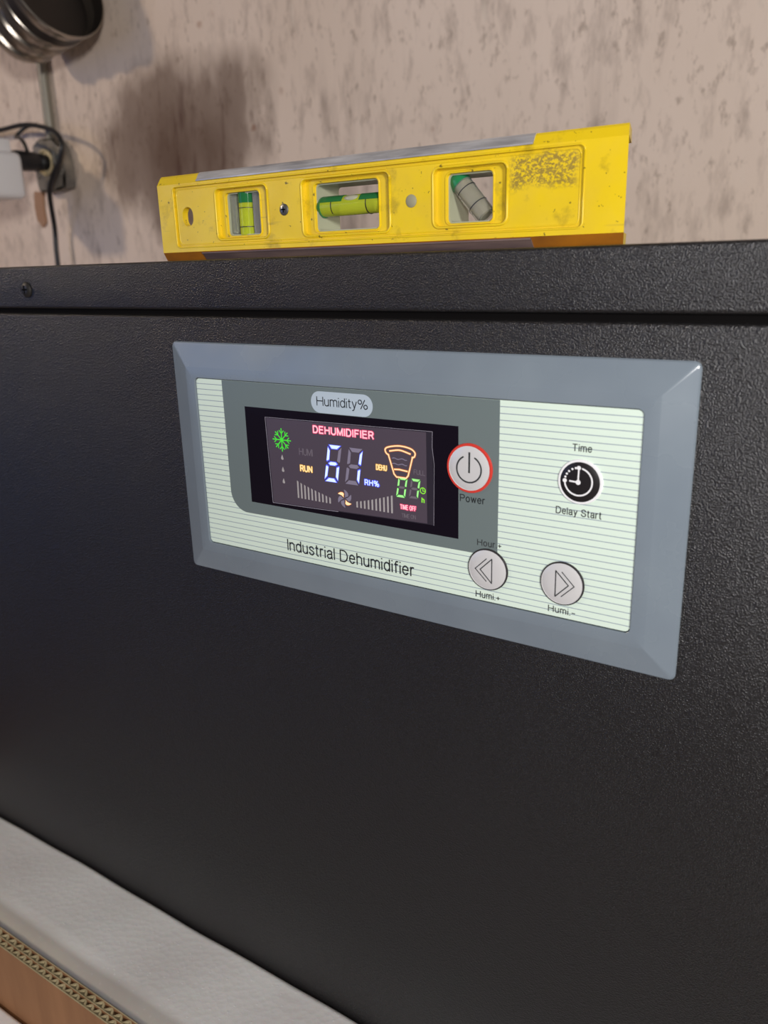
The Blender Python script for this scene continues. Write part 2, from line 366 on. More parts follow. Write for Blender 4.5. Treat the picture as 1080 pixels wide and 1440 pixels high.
# ================================================================ dehumidifier
deh = empty('dehumidifier', (0, 0, 0), 'black powder-coated industrial dehumidifier with grey-framed control panel, standing in an open carton', 'dehumidifier')
X0, X1 = -.315, .375
bm = bmesh.new(); box(bm, X0+.004, X1-.004, .0016, .425, -.925, .0150); obj('cabinet_body', bm, M['gap'], deh)
bm = bmesh.new()
def softpanel(bm, x0, x1, yf, yb, z0, z1, r, n=5, both=True):
    prof = []
    for k in range(n+1):
        a = math.radians(90*k/n); prof.append((yf+r-r*math.cos(a), z1-r+r*math.sin(a)))
    prof.append((yb, z1)); prof.append((yb, z0))
    if both:
        for k in range(n+1):
            a = math.radians(90-90*k/n); prof.append((yf+r-r*math.cos(a), z0+r-r*math.sin(a)))
    else: prof.append((yf, z0))
    prism_x(bm, prof, x0, x1)
softpanel(bm, X0+.001, X1-.001, 0, .0045, -.925, .0122, .0018)
obj('front_panel', bm, M['powder'], deh, smooth=40)
for nm, xa, xb in (('side_panel', X0, X0+.004), ('side_panel', X1-.004, X1)):
    bm = bmesh.new(); box(bm, xa, xb, .001, .43, -.925, .0150); obj(nm, bm, M['powder'], deh)
bm = bmesh.new()
softpanel(bm, X0-.002, X1+.002, -.0016, .432, .0150, .0375, .0016, both=True)
obj('lid', bm, M['powder'], deh, smooth=40)
for fx_, fy_ in ((-.27, .04), (.33, .04), (-.27, .39), (.33, .39)):
    bm = bmesh.new(); lathe(bm, (fx_, fy_, -.925), (0, 0, -1), [(0, .022), (.0195, .018)], 24, cap0=True, cap1=True); obj('rubber_foot', bm, M['black'], deh, smooth=35)
# lid screw
bm = bmesh.new(); lathe(bm, (-.1112, -.0016, .0252), (0, -1, 0), [(0, .0042), (.0006, .0042), (.0014, .0034), (.0018, .0018), (.0018, .0001)], 24, cap1=True)
sc = obj('lid_screw', bm, M['screwdark'], deh, smooth=35)
bm = bmesh.new(); box(bm, -.1134, -.1090, -.00355, -.0033, .0248, .0256); box(bm, -.1116, -.1108, -.00355, -.0033, .0230, .0274); obj('screw_slot', bm, M['gap'], sc)

# ---- bezel: side wall, bevel, flat, inner recess, mitred like the real one
bm = bmesh.new()
def ring(x0, x1, z0, z1, r, y, n=6): return [bm.verts.new((a*MM, y*MM, b*MM)) for a, b in rrect(x0, x1, z0, z1, r, n)]
W_, H_ = 250, 117.3
L = [ring(0, W_, -H_, 0, 2.6, 0), ring(0, W_, -H_, 0, 2.6, -.9), ring(.5, W_-.5, -H_+.5, -.5, 2.2, -1.5), ring(1.3, W_-1.3, -H_+1.3, -1.3, 1.4, -1.75),
     ring(11.0, W_-11.0, -H_+11.4, -11.3, .5, -4.35), ring(11.5, W_-11.5, -H_+11.9, -11.8, .4, -4.5), ring(16.6, W_-16.6, -100.9, -16.4, 2.4, -4.5), ring(16.9, W_-16.9, -100.7, -16.6, 2.2, -4.3), ring(16.9, W_-16.9, -100.7, -16.6, 2.2, -3.3)]
for a, b in zip(L, L[1:]):
    for k in range(len(a)): bm.faces.new((a[k], a[(k+1) % len(a)], b[(k+1) % len(a)], b[k]))
obj('control_bezel', bm, M['bezel'], deh, smooth=28)

# ---- label sheet with pinstripes
bm = bmesh.new(); plate(bm, [(a*MM, b*MM) for a, b in rrect(17.25, 232.95, -100.3, -16.95, 2.0)], [], -.0038, -.0030)
lab = obj('panel_label', bm, M['label'], deh)
bm = bmesh.new()
g = [(34.2, -17.0), (34.4, -70.6)]+[(44.6+10.2*math.cos(math.radians(a)), -70.8+10.2*math.sin(math.radians(a))) for a in range(186, 270, 7)]+[(46, -81.0), (178.6, -80.2), (178.8, -17.0)]
poly(bm, g, -3.84); obj('grey_field', bm, M['greyprint'], lab)
bm = bmesh.new(); poly(bm, rrect(87.6, 120.4, -28.3, -18.8, 4.7, 8), -3.88); obj('humidity_pill', bm, M['pill'], lab)
Y1 = -3.92
text('lettering', 'Humidity%', 90.7, 117.9, -25.2, 4.2, Y1, M['ink'], lab, .105)
text('lettering', 'Industrial Dehumidifier', 68.6, 139.4, -96.4, 5.9, Y1, M['ink'], lab, .105, .235)
text('lettering', 'Power', 161.7, 172.9, -59.1, 3.1, Y1, M['ink'], lab, .12, .24)
text('lettering', 'Time', 207.9, 215.4, -33.7, 2.8, Y1, M['inkgrey'], lab, .13, .28)
text('lettering', 'Delay Start', 202.5, 220.1, -58.2, 2.9, Y1, M['inkgrey'], lab, .13, .27)
text('lettering', 'Hour.+', 169.6, 180.4, -76.6, 2.8, Y1, M['inkgrey'], lab, .13, .28)
text('lettering', 'Humi.+', 169.1, 180.1, -99.2, 2.9, Y1, M['inkgrey'], lab, .13, .28)
text('lettering', 'Humi.-', 200.8, 211.9, -98.7, 2.8, Y1, M['inkgrey'], lab, .13, .28)

# ---- display window
bm = bmesh.new(); poly(bm, [(47.8, -28.5), (161.0, -28.5), (161.0, -75.4), (47.8, -75.0)], -3.90); win = obj('display_window', bm, M['blackwin'], deh)
bm = bmesh.new(); poly(bm, [(60.1, -32.6), (149.2, -31.7), (149.5, -71.3), (61.5, -73.5)], -3.96); obj('protective_film', bm, M['film'], win)
bm = bmesh.new(); poly(bm, [(60.7, -33.0), (146.2, -32.2), (146.3, -71.0), (62.1, -73.1)], -4.0); obj('display_mask', bm, M['mask'], win)
bm = bmesh.new()
stroke(bm, [(60.1, -32.6), (149.2, -31.7), (149.0, -38), (149.9, -45), (149.5, -71.3)], .16, -4.02); stroke(bm, [(60.1, -32.6), (61.5, -73.5), (80, -73.1), (100, -72.5)], .22, -4.02)
obj('film_edge', bm, M['edge'], win)
YS = -4.06
def segpoly(k, w_, h, t):
    g_ = t*.12; m = h/2; s = t/2
    if k == 'a': return [(g_, h), (w_-g_, h), (w_-t, h-t), (t, h-t)]
    if k == 'd': return [(t, t), (w_-t, t), (w_-g_, 0), (g_, 0)]
    if k == 'g': return [(g_+s*.7, m), (t+.1, m+s), (w_-t-.1, m+s), (w_-g_-s*.7, m), (w_-t-.1, m-s), (t+.1, m-s)]
    if k == 'f': return [(0, h-t*.35), (t*.75, h-t*1.2), (t*.85, m+t*.65), (t*.2, m+t*.35), (0, m+t*.5)]
    if k == 'b': return [(w_-x, z) for x, z in segpoly('f', w_, h, t)]
    if k == 'e': return [(x, h-z) for x, z in segpoly('f', w_, h, t)]
    if k == 'c': return [(w_-x, h-z) for x, z in segpoly('f', w_, h, t)]
def shrink(P, d):
    c = Vector((sum(p[0] for p in P)/len(P), sum(p[1] for p in P)/len(P))); out = []
    for p in P:
        v = c-Vector(p); out.append(Vector(p)+v.normalized()*min(d, v.length*.8))
    return out
def digit(x, z, w_, h, t, shear, on, edge, core, offm, d):
    for k in 'abcdefg':
        P = [(x+a+shear*b, z+b) for a, b in segpoly(k, w_, h, t)]; bm = bmesh.new()
        if k in on:
            poly(bm, P, YS, 0); poly(bm, shrink(P, d), YS-.03, 1); o = obj('digit_segment', bm, [edge, core], win)
        else:
            poly(bm, shrink(P, .1), YS, 0); o = obj('digit_segment', bm, offm, win)
digit(93.0, -59.1, 7.5, 17.1, 1.95, .175, 'acdefg', M['blue'], M['bluec'], M['off'], .48)
digit(104.4, -58.9, 7.5, 16.6, 1.85, .175, 'bc', M['blue'], M['bluec'], M['off'], .48)
digit(131.1, -61.3, 4.5, 8.8, 1.05, .17, 'abcdef', M['green'], M['greenc'], M['offdim'], .14)
digit(137.4, -61.0, 4.5, 8.6, 1.05, .17, 'abc', M['green'], M['greenc'], M['offdim'], .14)
text('lettering', 'DEHUMIDIFIER', 87.7, 120.9, -37.85, 4.0, YS, M['red'], win, .27, .30, label='red glowing lettering')
text('lettering', 'DEHUMIDIFIER', 88.0, 120.6, -37.6, 3.5, YS-.05, M['redc'], win, .17, .34)
text('lettering', 'HUMI', 79.3, 87.1, -48.5, 3.3, YS, M['offdim'], win, .11)
text('lettering', 'RUN', 79.2, 86.6, -56.3, 3.4, YS, M['amber'], win, .25, .28)
text('lettering', 'RUN', 79.45, 86.35, -56.1, 3.0, YS-.05, M['amberc'], win, .14, .32)
text('lettering', 'RH%', 114.8, 122.9, -58.4, 3.1, YS, M['blue'], win, .30, .30)
text('lettering', 'RH%', 115.1, 122.6, -58.15, 2.6, YS-.05, M['bluec'], win, .17, .34)
text('lettering', 'DEHU', 121.1, 127.0, -50.8, 2.8, YS, M['amber'], win, .24, .30)
text('lettering', 'DEHU', 121.3, 126.8, -50.6, 2.4, YS-.05, M['amberc'], win, .13, .34)
text('lettering', 'FULL', 140.1, 145.6, -50.5, 2.2, YS, M['offdim'], win, .11)
text('lettering', 'TIME OFF', 132.8, 141.4, -66.75, 2.7, YS, M['red'], win, .34, .30)
text('lettering', 'TIME OFF', 133.1, 141.1, -66.45, 2.15, YS-.05, M['redc'], win, .16, .36)
text('lettering', 'TIME ON', 133.7, 140.8, -70.1, 1.9, YS, M['offdim'], win, .12)
text('lettering', 'h', 143.7, 145.2, -62.3, 2.4, YS, M['greeny'], win, .22)
# snowflake
bm = bmesh.new(); cx, cz = 69.4, -42.5
for k in range(8):
    a = math.pi/4*k; d = Vector((math.cos(a), math.sin(a))); n = Vector((-d.y, d.x)); R = 5.3 if k % 2 == 0 else 5.0
    c = Vector((cx, cz)); stroke(bm, [c, c+d*R], .48, YS)
    for s in (-1, 1): stroke(bm, [c+d*3.0, c+d*4.3+n*s*1.25], .42, YS)
disc(bm, cx, cz, .95, YS-.02); obj('snowflake_icon', bm, M['green'], win)
for zc in (-51.0, -56.8, -62.3):
    bm = bmesh.new(); poly(bm, [(69.1, zc+1.6)]+arc(69.1, zc, .85, -30, -150, 10)+[(68.4, zc+.3)], YS); obj('drop_icon', bm, M['offbar'], win)
# fan-speed bars
for i in range(10):
    x = 77.0+i*2.03; h = 8.3-5.3*(i/9)**.85; zb = -69.1-.02*i
    bm = bmesh.new(); poly(bm, [(x, zb+h), (x+.85, zb+h-.5), (x+.85, zb), (x, zb)], YS); obj('level_bar', bm, M['offbar'], win)
for i in range(10):
    x = 110.2+i*2.03; h = 2.9+5.1*(i/9)**1.2
    bm = bmesh.new(); poly(bm, [(x, -69.0+h-.3), (x+.85, -69.0+h), (x+.85, -69.0), (x, -69.0)], YS); obj('level_bar', bm, M['offbar'], win)
# fan
fx, fz = 103.9, -65.9
for k in range(6):
    a0 = math.radians(125-60*k); P = []
    for t in [i/8 for i in range(9)]:
        a = a0+.75*t*1.0; r = .5+3.6*t; P.append((r*math.cos(a0+.15+.35*t), r*math.sin(a0+.15+.35*t)))
    for t in [i/8 for i in range(8, -1, -1)]:
        r = .5+3.6*t; wd = 1.0*math.sin(math.pi*min(t*.93+.02, 1)); P.append((r*math.cos(a0+.15+.35*t-wd*.85), r*math.sin(a0+.15+.35*t-wd*.85)))
    P = [(fx+x, fz+z) for x, z in P]; bm = bmesh.new()
    if k in (0, 3): poly(bm, P, YS); poly(bm, shrink(P, .22), YS-.03, 1); obj('fan_blade', bm, [M['orange'], M['amberc']], win)
    else: poly(bm, P, YS); obj('fan_blade', bm, M['off'], win)
# bucket icon
bm = bmesh.new()
rim = [(128.0, -43.6), (126.6, -42.6), (126.3, -41.0), (128.4, -39.9), (133.5, -39.1), (138.5, -39.7), (140.8, -41.2), (140.6, -42.9), (139.4, -43.6)]
rim = [tuple(v) for v in smoothpath([Vector((a, b, 0)) for a, b in rim], 5)]; rim = [(v[0], v[1]) for v in rim]
bod = [(127.7, -43.2), (130.4, -51.4), (131.6, -52.6), (136.4, -52.6), (137.4, -51.4), (139.7, -43.2)]
inn = [(v[0], v[1]) for v in smoothpath([Vector((128.4, -41.7, 0)), Vector((133.4, -40.9, 0)), Vector((138.6, -42.0, 0))], 6)]
for wd, mi, yy in ((.95, 0, YS), (.5, 1, YS-.05)):
    stroke(bm, rim, wd, yy, mi=mi); stroke(bm, bod, wd, yy, mi=mi); stroke(bm, inn, wd, yy, mi=mi); stroke(bm, [(130.6, -49.4), (133, -49.2), (137, -49.6)], wd, yy, mi=mi)
obj('bucket_icon', bm, [M['orange'], M['amberc']], win)
bm = bmesh.new()
for zc in (-44.7, -47.0): stroke(bm, [(129.6+k*.8, zc+.25*math.sin(k*1.3)) for k in range(10)], .35, YS)
obj('water_line', bm, M['off'], win)
bm = bmesh.new(); stroke(bm, arc(144.4, -57.0, 1.25, 0, 360, 20), .4, YS); stroke(bm, [(144.4, -55.9), (144.4, -57.1), (145.4, -57.1)], .35, YS); obj('clock_icon', bm, M['greeny'], win)

# ---- buttons
def button(name, x, z, r, ringw, ringm, facem, lbl):
    bm = bmesh.new()
    lathe(bm, (x*MM, -.0038, z*MM), (0, -1, 0), [(0, r*MM), (.0005, r*MM), (.0008, (r-.25)*MM), (.0008, (r-ringw)*MM), (.00055, (r-ringw)*MM), (.00095, (r-ringw-1.2)*MM), (.0012, (r*.5)*MM), (.00125, .0001)], 56, mi=[0, 0, 0, 1, 1, 1, 1], cap1=True)
    return obj(name, bm, [ringm, facem], deh, smooth=35, label=lbl)
yb = -5.09
pb = button('power_button', 166.1, -44.9, 10.1, 1.05, M['redring'], M['silver'], 'round silver power button with red rim')
bm = bmesh.new(); stroke(bm, arc(166.3, -45.1, 5.4, 118, 422, 40), .62, yb); stroke(bm, [(166.5, -38.4), (166.4, -46.4)], .75, yb); obj('power_symbol', bm, M['inkgrey'], pb)
db = button('delay_button', 211.6, -44.9, 8.5, .95, M['white'], M['discblack'], 'round black timer button with white rim')
bm = bmesh.new()
stroke(bm, arc(211.2, -44.7, 5.2, 75, -175, 40), .6, yb); stroke(bm, [(211.2, -39.8), (211.1, -44.9), (207.9, -44.7)], .6, yb)
disc(bm, 211.1, -44.9, .95, yb-.03); disc(bm, 211.2, -39.5, .8, yb-.03); disc(bm, 206.0, -44.7, .8, yb-.03)
for a in (103, 118, 135, 150, 164): disc(bm, 211.2+5.2*math.cos(math.radians(a)), -44.7+5.2*math.sin(math.radians(a)), .42, yb-.03, n=12)
obj('clock_symbol', bm, M['white'], db)
b1 = button('arrow_button', 174.6, -86.2, 8.9, .55, M['darkring'], M['silver'], 'round silver button with left double arrow')
bm = bmesh.new(); stroke(bm, [(176.8, -81.1), (171.6, -86.3), (176.8, -91.5)], .42, yb, closed=True); stroke(bm, [(174.4, -81.3), (169.4, -86.3), (174.4, -91.0)], .36, yb); obj('arrow_symbol', bm, M['inkgrey'], b1)
b2 = button('arrow_button', 206.2, -86.0, 8.9, .55, M['darkring'], M['silver'], 'round silver button with right double arrow')
bm = bmesh.new(); stroke(bm, [(203.9, -80.8), (209.1, -86.0), (203.9, -91.4)], .42, yb, closed=True); stroke(bm, [(206.4, -81.0), (211.4, -86.0), (206.4, -91.0)], .36, yb); obj('arrow_symbol', bm, M['inkgrey'], b2)

# ================================================================ spirit level
lev = empty('spirit_level', (0, 0, 0), 'worn yellow torpedo spirit level standing on edge on top of the black machine', 'spirit level')
m_ = lambda P: [(a*MM, b*MM) for a, b in P]
YF, YB = .025, .047
bm = bmesh.new()
o_in = rrect(-17.5, 197.4, 44.2, 73.2, 2.2); hole = rrect(-12.6, -5.2, 54.2, 63.4, 3.6)
wins = [(11.2, 43.6, 47.4, 70.2), (65.0, 111.6, 46.9, 70.4), (133.6, 165.9, 47.5, 69.5)]
ins = [(15.4, 37.4, 48.6, 68.4), (70.2, 105.0, 48.2, 68.7), (138.4, 159.2, 48.5, 67.6)]
# outer rim, recessed web with window holes; sloped end faces
plate(bm, m_([(-28.2, 42.0), (213.2, 42.0), (213.2, 74.4), (-28.2, 74.4)]), [m_(o_in)], YF, YF+.0012)
plate(bm, m_([(-28.0, 42.2), (213.0, 42.2), (213.0, 74.2), (-28.0, 74.2)]), [m_(hole)]+[m_(rrect(*w_, 2.6)) for w_ in wins], YF+.0009, YF+.0045)
plate(bm, m_([(8.5, 42.2), (212.8, 42.2), (212.8, 74.2), (8.5, 74.2)]), [m_(rrect(*w_, 2.0)) for w_ in ins], YF+.0044, YB)
# flanges with sloped front and back faces
for s in (-1, 1):
    zc = 58.2; z_in = zc+s*16.2; z_out = zc+s*20.6
    k = .0022 if s > 0 else .0030
    P = [(YF, z_in*MM), (YF+k, (z_out-s*.9)*MM), (YF+k+.001, z_out*MM), (YB-.003, z_out*MM), (YB, z_in*MM)]
    a = [bm.verts.new((-.0282+(y-YF)*(.15 if s > 0 else -.35), y, z)) for y, z in P]; b = [bm.verts.new((.2132-(y-YF)*.27, y, z)) for y, z in P]
    fs = [bm.faces.new((a[i], a[(i+1) % 5], b[(i+1) % 5], b[i])) for i in range(5)]
    bm.faces.new(a); bm.faces.new(b[::-1])
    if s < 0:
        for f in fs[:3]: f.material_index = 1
for v in bm.verts:      # the right end draws in towards the back
    if v.co.x > .2095: v.co.x = min(v.co.x, .2132-(v.co.y-YF)*.315)
body = obj('level_body', bm, [M['yellow'], M['undershade']], lev)
# raised ridges round the centre field
bm = bmesh.new()
P = rrect(-17.5, 197.4, 44.2, 73.2, 2.2, 5); tube(bm, [(a*MM, YF+.0001, b*MM) for a, b in P+[P[0]]], .00045, 6)
P = rrect(-15.9, 195.6, 45.6, 71.8, 2.0, 5); tube(bm, [(a*MM, YF+.0010, b*MM) for a, b in P+[P[0]]], .00035, 6)
for w_ in wins:
    P = rrect(w_[0]-.5, w_[1]+.5, w_[2]-.5, w_[3]+.5, 2.9); tube(bm, [(a*MM, YF+.0009, b*MM) for a, b in P+[P[0]]], .0006, 6)
obj('raised_border', bm, M['yellow'], lev, smooth=True)
# rails
for s, nm in ((1, 'top_rail'), (-1, 'bottom_rail')):
    bm = bmesh.new(); zc = 58.2; z_in = (zc+s*16.6)*MM; z_out = (zc+s*20.6)*MM; t = .0004
    k = .0021 if s > 0 else .0029
    P = [(YF-.0001, z_in), (YF-.0003, z_in), (YF-.0003+k, z_out-s*.0007), (YF+k+.0009, z_out+s*t*.5), (YB-.0030, z_out+s*t*.5), (YB+.0003, z_in), (YB, z_in), (YB-.0032, z_out-s*t), (YF+k+.0011, z_out-s*t), (YF+k+.0003, z_out-s*.0012)]
    prism_x(bm, P, -.0003, .1770)
    box(bm, -.0003, .1770, YF-.0002, YF+.0006, min(z_in, z_in+s*.0007), max(z_in, z_in+s*.0007))
    obj(nm, bm, M['alu'] if s > 0 else M['shadealu'], lev)
# window lenses (translucent yellow insert frames)
for w_, i_ in zip(wins, ins):
    bm = bmesh.new(); plate(bm, m_(rrect(w_[0], w_[1], w_[2], w_[3], 2.6)), [m_(rrect(i_[0]-.3, i_[1]+.3, i_[2]-.3, i_[3]+.3, 2.2))], YF+.0032, YF+.0044)
    bm2 = bm; P = rrect(i_[0]-.4, i_[1]+.4, i_[2]-.4, i_[3]+.4, 2.3); tube(bm, [(a*MM, YF+.0032, b*MM) for a, b in P+[P[0]]], .0005, 6)
    obj('vial_window', bm, M['lens'], lev, smooth=30)
for i_ in ins:
    bm = bmesh.new(); plate(bm, m_(rrect(i_[0]-.05, i_[1]+.05, i_[2]-.05, i_[3]+.05, 2.0)), [m_(rrect(i_[0]+.7, i_[1]-.7, i_[2]+.6, i_[3]-.6, 1.6))], YF+.0046, YB-.001)
    obj('vial_liner', bm, M['liner'], lev, smooth=30)
# vials
yv = YF+.0085
def cyl(bm, p, q, r, n=24, mi=0, cap=True): return tube(bm, [p, q], r, n, cap, mi)
def vec(x, z, y=yv): return Vector((x*MM, y, z*MM))
# 1: plumb vial (vertical)
bm = bmesh.new(); cyl(bm, vec(24.8, 48.8), vec(24.8, 63.6), .0044); v1 = obj('plumb_vial', bm, M['liquid'], lev, smooth=40, label='short upright vial with yellow-green fluid')
bm = bmesh.new(); cyl(bm, vec(24.8, 63.6), vec(24.8, 68.3), .0046); obj('vial_cap', bm, M['fluidgreen'], v1, smooth=40)
bm = bmesh.new(); cyl(bm, vec(24.8, 52.4), vec(24.8, 52.8), .00455); cyl(bm, vec(24.8, 61.2), vec(24.8, 61.5), .00455); obj('vial_mark', bm, M['black'], v1)
bm = bmesh.new(); plate(bm, m_(rrect(30.8, 36.9, 48.8, 68.2, .6)), [], yv-.003, yv+.003)
plate(bm, m_(rrect(15.8, 19.2, 48.8, 68.2, .6)), [], yv-.003, yv+.003); obj('vial_holder', bm, M['clear'], v1)
# 2: level vial (horizontal)
bm = bmesh.new()
tube(bm, [vec(70.6, 58.9), vec(104.8, 59.3)], .0043, 28); v2 = obj('level_vial', bm, M['liquid'], lev, smooth=40, label='long horizontal vial with yellow-green fluid')
bm = bmesh.new(); tube(bm, [vec(68.2, 58.9), vec(68.9, 58.9), vec(70.0, 58.9), vec(72.0, 58.9)], [.001, .0031, .0042, .00465], 24); obj('vial_cap', bm, M['caps'], v2, smooth=40)
bm = bmesh.new()   # darker fluid film along the top
for (a, b) in ((71.9, 84.0), (93.5, 104.8)):
    prism_x(bm, [(yv+.0043*math.sin(t)*1.03-.0001, .0591+.0043*math.cos(t)*1.04) for t in [-1.2, -.9, -.6, -.3, 0, .3]]+[(yv, .0600)], a*MM, b*MM)
obj('fluid_meniscus', bm, M['fluidgreen'], v2, smooth=50)
bm = bmesh.new(); r = bmesh.ops.create_uvsphere(bm, u_segments=20, v_segments=10, radius=1)
for v in bm.verts: v.co = Vector((.0888+v.co.x*.0052, yv-.0016+v.co.y*.0026, .0615+v.co.z*.0017))
obj('air_bubble', bm, M['bubble'], v2, smooth=True)
bm = bmesh.new(); [cyl(bm, vec(x, 59.1), vec(x+.45, 59.1), .0044) for x in (78.0, 97.0)]; obj('vial_mark', bm, M['black'], v2)
# 3: 45 degree vial
a3, b3 = vec(139.6, 67.0), vec(153.8, 50.8); d3 = (b3-a3).normalized()
bm = bmesh.new(); cyl(bm, a3+d3*.003, b3, .0042, 28); v3 = obj('angle_vial', bm, M['clear'], lev, smooth=40, label='diagonal vial of cloudy clear acrylic with green end')
bm = bmesh.new(); tube(bm, [a3-d3*.0012, a3, a3+d3*.002, a3+d3*.0045], [.0012, .0032, .0043, .0044], 24); obj('vial_cap', bm, M['caps'], v3, smooth=40)
bm = bmesh.new(); cyl(bm, a3+d3*.0040, b3-d3*.0006, .0030, 24); obj('vial_fluid', bm, flat('cloudy_fluid', srgb(186, 178, 152), .2), v3, smooth=40)
bm = bmesh.new(); [lathe(bm, a3+d3*t, d3, [(0, .0043), (0, .00435), (.0004, .00435), (.0004, .0043)], 28) for t in (.0075, .0155)]; obj('vial_mark', bm, M['black'], v3)
# screws
def screw(x, z, cross, mat):
    bm = bmesh.new(); lathe(bm, (x*MM, YF+.0009, z*MM), (0, -1, 0), [(-.0006, .0026), (.0003, .0026), (.0008, .0018), (.0009, .0001)], 24, cap1=True)
    s_ = obj('screw', bm, mat, lev, smooth=35)
    if cross:
        bm = bmesh.new(); box(bm, (x-1.3)*MM, (x+1.3)*MM, YF-.00008, YF+.0006, (z-.3)*MM, (z+.3)*MM); box(bm, (x-.3)*MM, (x+.3)*MM, YF-.00008, YF+.0006, (z-1.3)*MM, (z+1.3)*MM); obj('screw_slot', bm, M['gap'], s_)
screw(54.0, 58.7, True, M['screw']); screw(122.8, 58.2, False, flat('putty_filled_screw', srgb(150, 146, 120), .6))

# ================================================================ foam and carton
def foam_slab(name, x0, x1, y0, y1, zb, zt, r, label, crown=.010):
    """rounded top edges; y0 is the front"""
    bm = bmesh.new(); N = 90; prof = []
    r1, r2 = r
    for k in range(9): a = math.pi/2*k/8; prof.append((y0+r1-r1*math.cos(a), zt+crown-r1+r1*math.sin(a)))
    for k in range(7): prof.append((y0+r1+(y1-r2-y0-r1)*(k+1)/8, zt+crown*(1-(k+1)/8)))
    for k in range(7): a = math.pi/2*k/6; prof.append((y1-r2+r2*math.sin(a), zt-r2+r2*math.cos(a)))
    prof += [(y1, zb), (y0, zb)]
    rows = []
    for i in range(N+1):
        x = x0+(x1-x0)*i/N
        rows.append([bm.verts.new((x, y, z+(0 if z <= zb+.001 else .0006*math.sin(x*31+y*40)+.0003*math.sin(x*83+1)))) for y, z in prof])
    n = len(prof)
    for a, b in zip(rows, rows[1:]):
        for i in range(n): bm.faces.new((a[i], a[(i+1) % n], b[(i+1) % n], b[i]))
    bm.faces.new(rows[0]); bm.faces.new(rows[-1][::-1])
    return obj(name, bm, M['foam'], smooth=50, label=label, category='foam')
foam_slab('packing_foam', -.330, .390, -.0805, -.0004, -.945, -.3745, (.022, .005), 'long white packing foam pad wedged between the black front panel and the carton wall')
foam_slab('packing_foam', -.390, .440, -.1750, -.0925, -.950, -.3985, (.02, .003), 'white foam outside the carton, in the bottom left corner')
bx = empty('cardboard_carton', (0, 0, -.95), 'brown double-wall cardboard carton, cut corrugated edge showing beside the white foam', 'carton')
ZT = -.350; XA, XB = -.345, .405
def card(name, bm, mats): 
    for v in bm.verts: v.co.z += .95
    return obj(name, bm, mats, bx)
yi, yo = -.0815, -.0905
for nm, ya, yb_ in (('inner_liner', yi-.0006, yi), ('middle_liner', -.0863, -.0858), ('outer_liner', yo, yo+.0007)):
    bm = bmesh.new(); box(bm, XA, XB, ya, yb_, -.95, ZT)
    for f in bm.faces:
        if f.normal.z > .9 or f.calc_center_median().z > ZT-.0001: f.material_index = 1
    card(nm, bm, [M['card'], M['cardcut']])
def flute(ya, yb_, pitch, t=.0010):
    bm = bmesh.new(); n = int((XB-XA)/pitch*8); amp = (yb_-ya)/2-t/2; mid = (ya+yb_)/2; prev = None
    for i in range(n+1):
        x = XA+(XB-XA)*i/n; ph = 2*math.pi*(x-XA)/pitch
        y = mid+amp*max(-1, min(1, 1.25*math.sin(ph)))+random.uniform(-.0001, .0001)
        sl = math.cos(ph); dx = -t/2*sl*.8
        cur = [bm.verts.new((x+dx, y+t/2, ZT-.0006)), bm.verts.new((x-dx, y-t/2, ZT-.0006)), bm.verts.new((x-dx, y-t/2, -.95)), bm.verts.new((x+dx, y+t/2, -.95))]
        if prev:
            for k in range(4):
                f = bm.faces.new((prev[k], prev[(k+1) % 4], cur[(k+1) % 4], cur[k])); f.material_index = 1
        prev = cur
    return bm
card('corrugated_flute', flute(-.0858, yi-.0006, .0074), [M['card'], M['cardcut']])
card('corrugated_flute', flute(yo+.0007, -.0863, .0062), [M['card'], M['cardcut']])
bm = bmesh.new(); box(bm, XA-.009, XA, yo, .46, -.95, ZT); card('side_wall', bm, M['card'])
bm = bmesh.new(); box(bm, XB, XB+.009, yo, .46, -.95, ZT); card('side_wall', bm, M['card'])
bm = bmesh.new(); box(bm, XA, XB, .451, .46, -.95, ZT); card('back_wall', bm, M['card'])
bm = bmesh.new(); box(bm, XA, XB, yi, .451, -.95, -.945); card('carton_bottom', bm, M['card'])
# ================================================================ things on the wall
WY = .52
# canister
ax = Vector((.94, -.10, .28)).normalized()
mouth = Vector((-.643, .455, .372)); base = mouth-ax*.112
can = empty('metal_canister', tuple(base), 'shiny ribbed metal canister with a dark mouth, fixed high on the wall above the conduit', 'canister')
def off(bm, o):
    for v in bm.verts: v.co -= o.location
    return bm
prof = [(-.012, .0005), (-.0115, .018), (-.008, .032), (0, .040), (.006, .0425)]
for k in range(3):
    h = .012+k*.030; r0 = .0435+k*.0052
    prof += [(h, r0), (h+.003, r0+.0035), (h+.0065, r0+.0035), (h+.009, r0+.0005), (h+.022, r0+.0032)]
prof += [(.104, .0600), (.107, .0622), (.111, .0622), (.112, .0602)]
bm = bmesh.new(); lathe(bm, base, ax, prof, 64); obj('canister_wall', off(bm, can), M['tin'], can, smooth=50)
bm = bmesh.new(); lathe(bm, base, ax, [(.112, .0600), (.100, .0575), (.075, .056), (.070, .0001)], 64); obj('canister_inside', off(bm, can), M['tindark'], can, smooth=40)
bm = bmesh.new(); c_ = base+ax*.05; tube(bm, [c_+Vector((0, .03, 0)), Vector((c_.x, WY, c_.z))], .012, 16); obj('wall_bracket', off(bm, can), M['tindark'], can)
# conduit
bm = bmesh.new(); tube(bm, smoothpath([(-.7725, WY-.008, .204), (-.772, WY-.008, .26), (-.772, WY-.008, .34), (-.772, WY-.008, .45), (-.772, WY-.008, .62)]), .0070, 16)
cd = obj('metal_conduit', bm, M['conduit'], smooth=40, label='thin grey conduit running down the wall to the junction box', category='conduit')
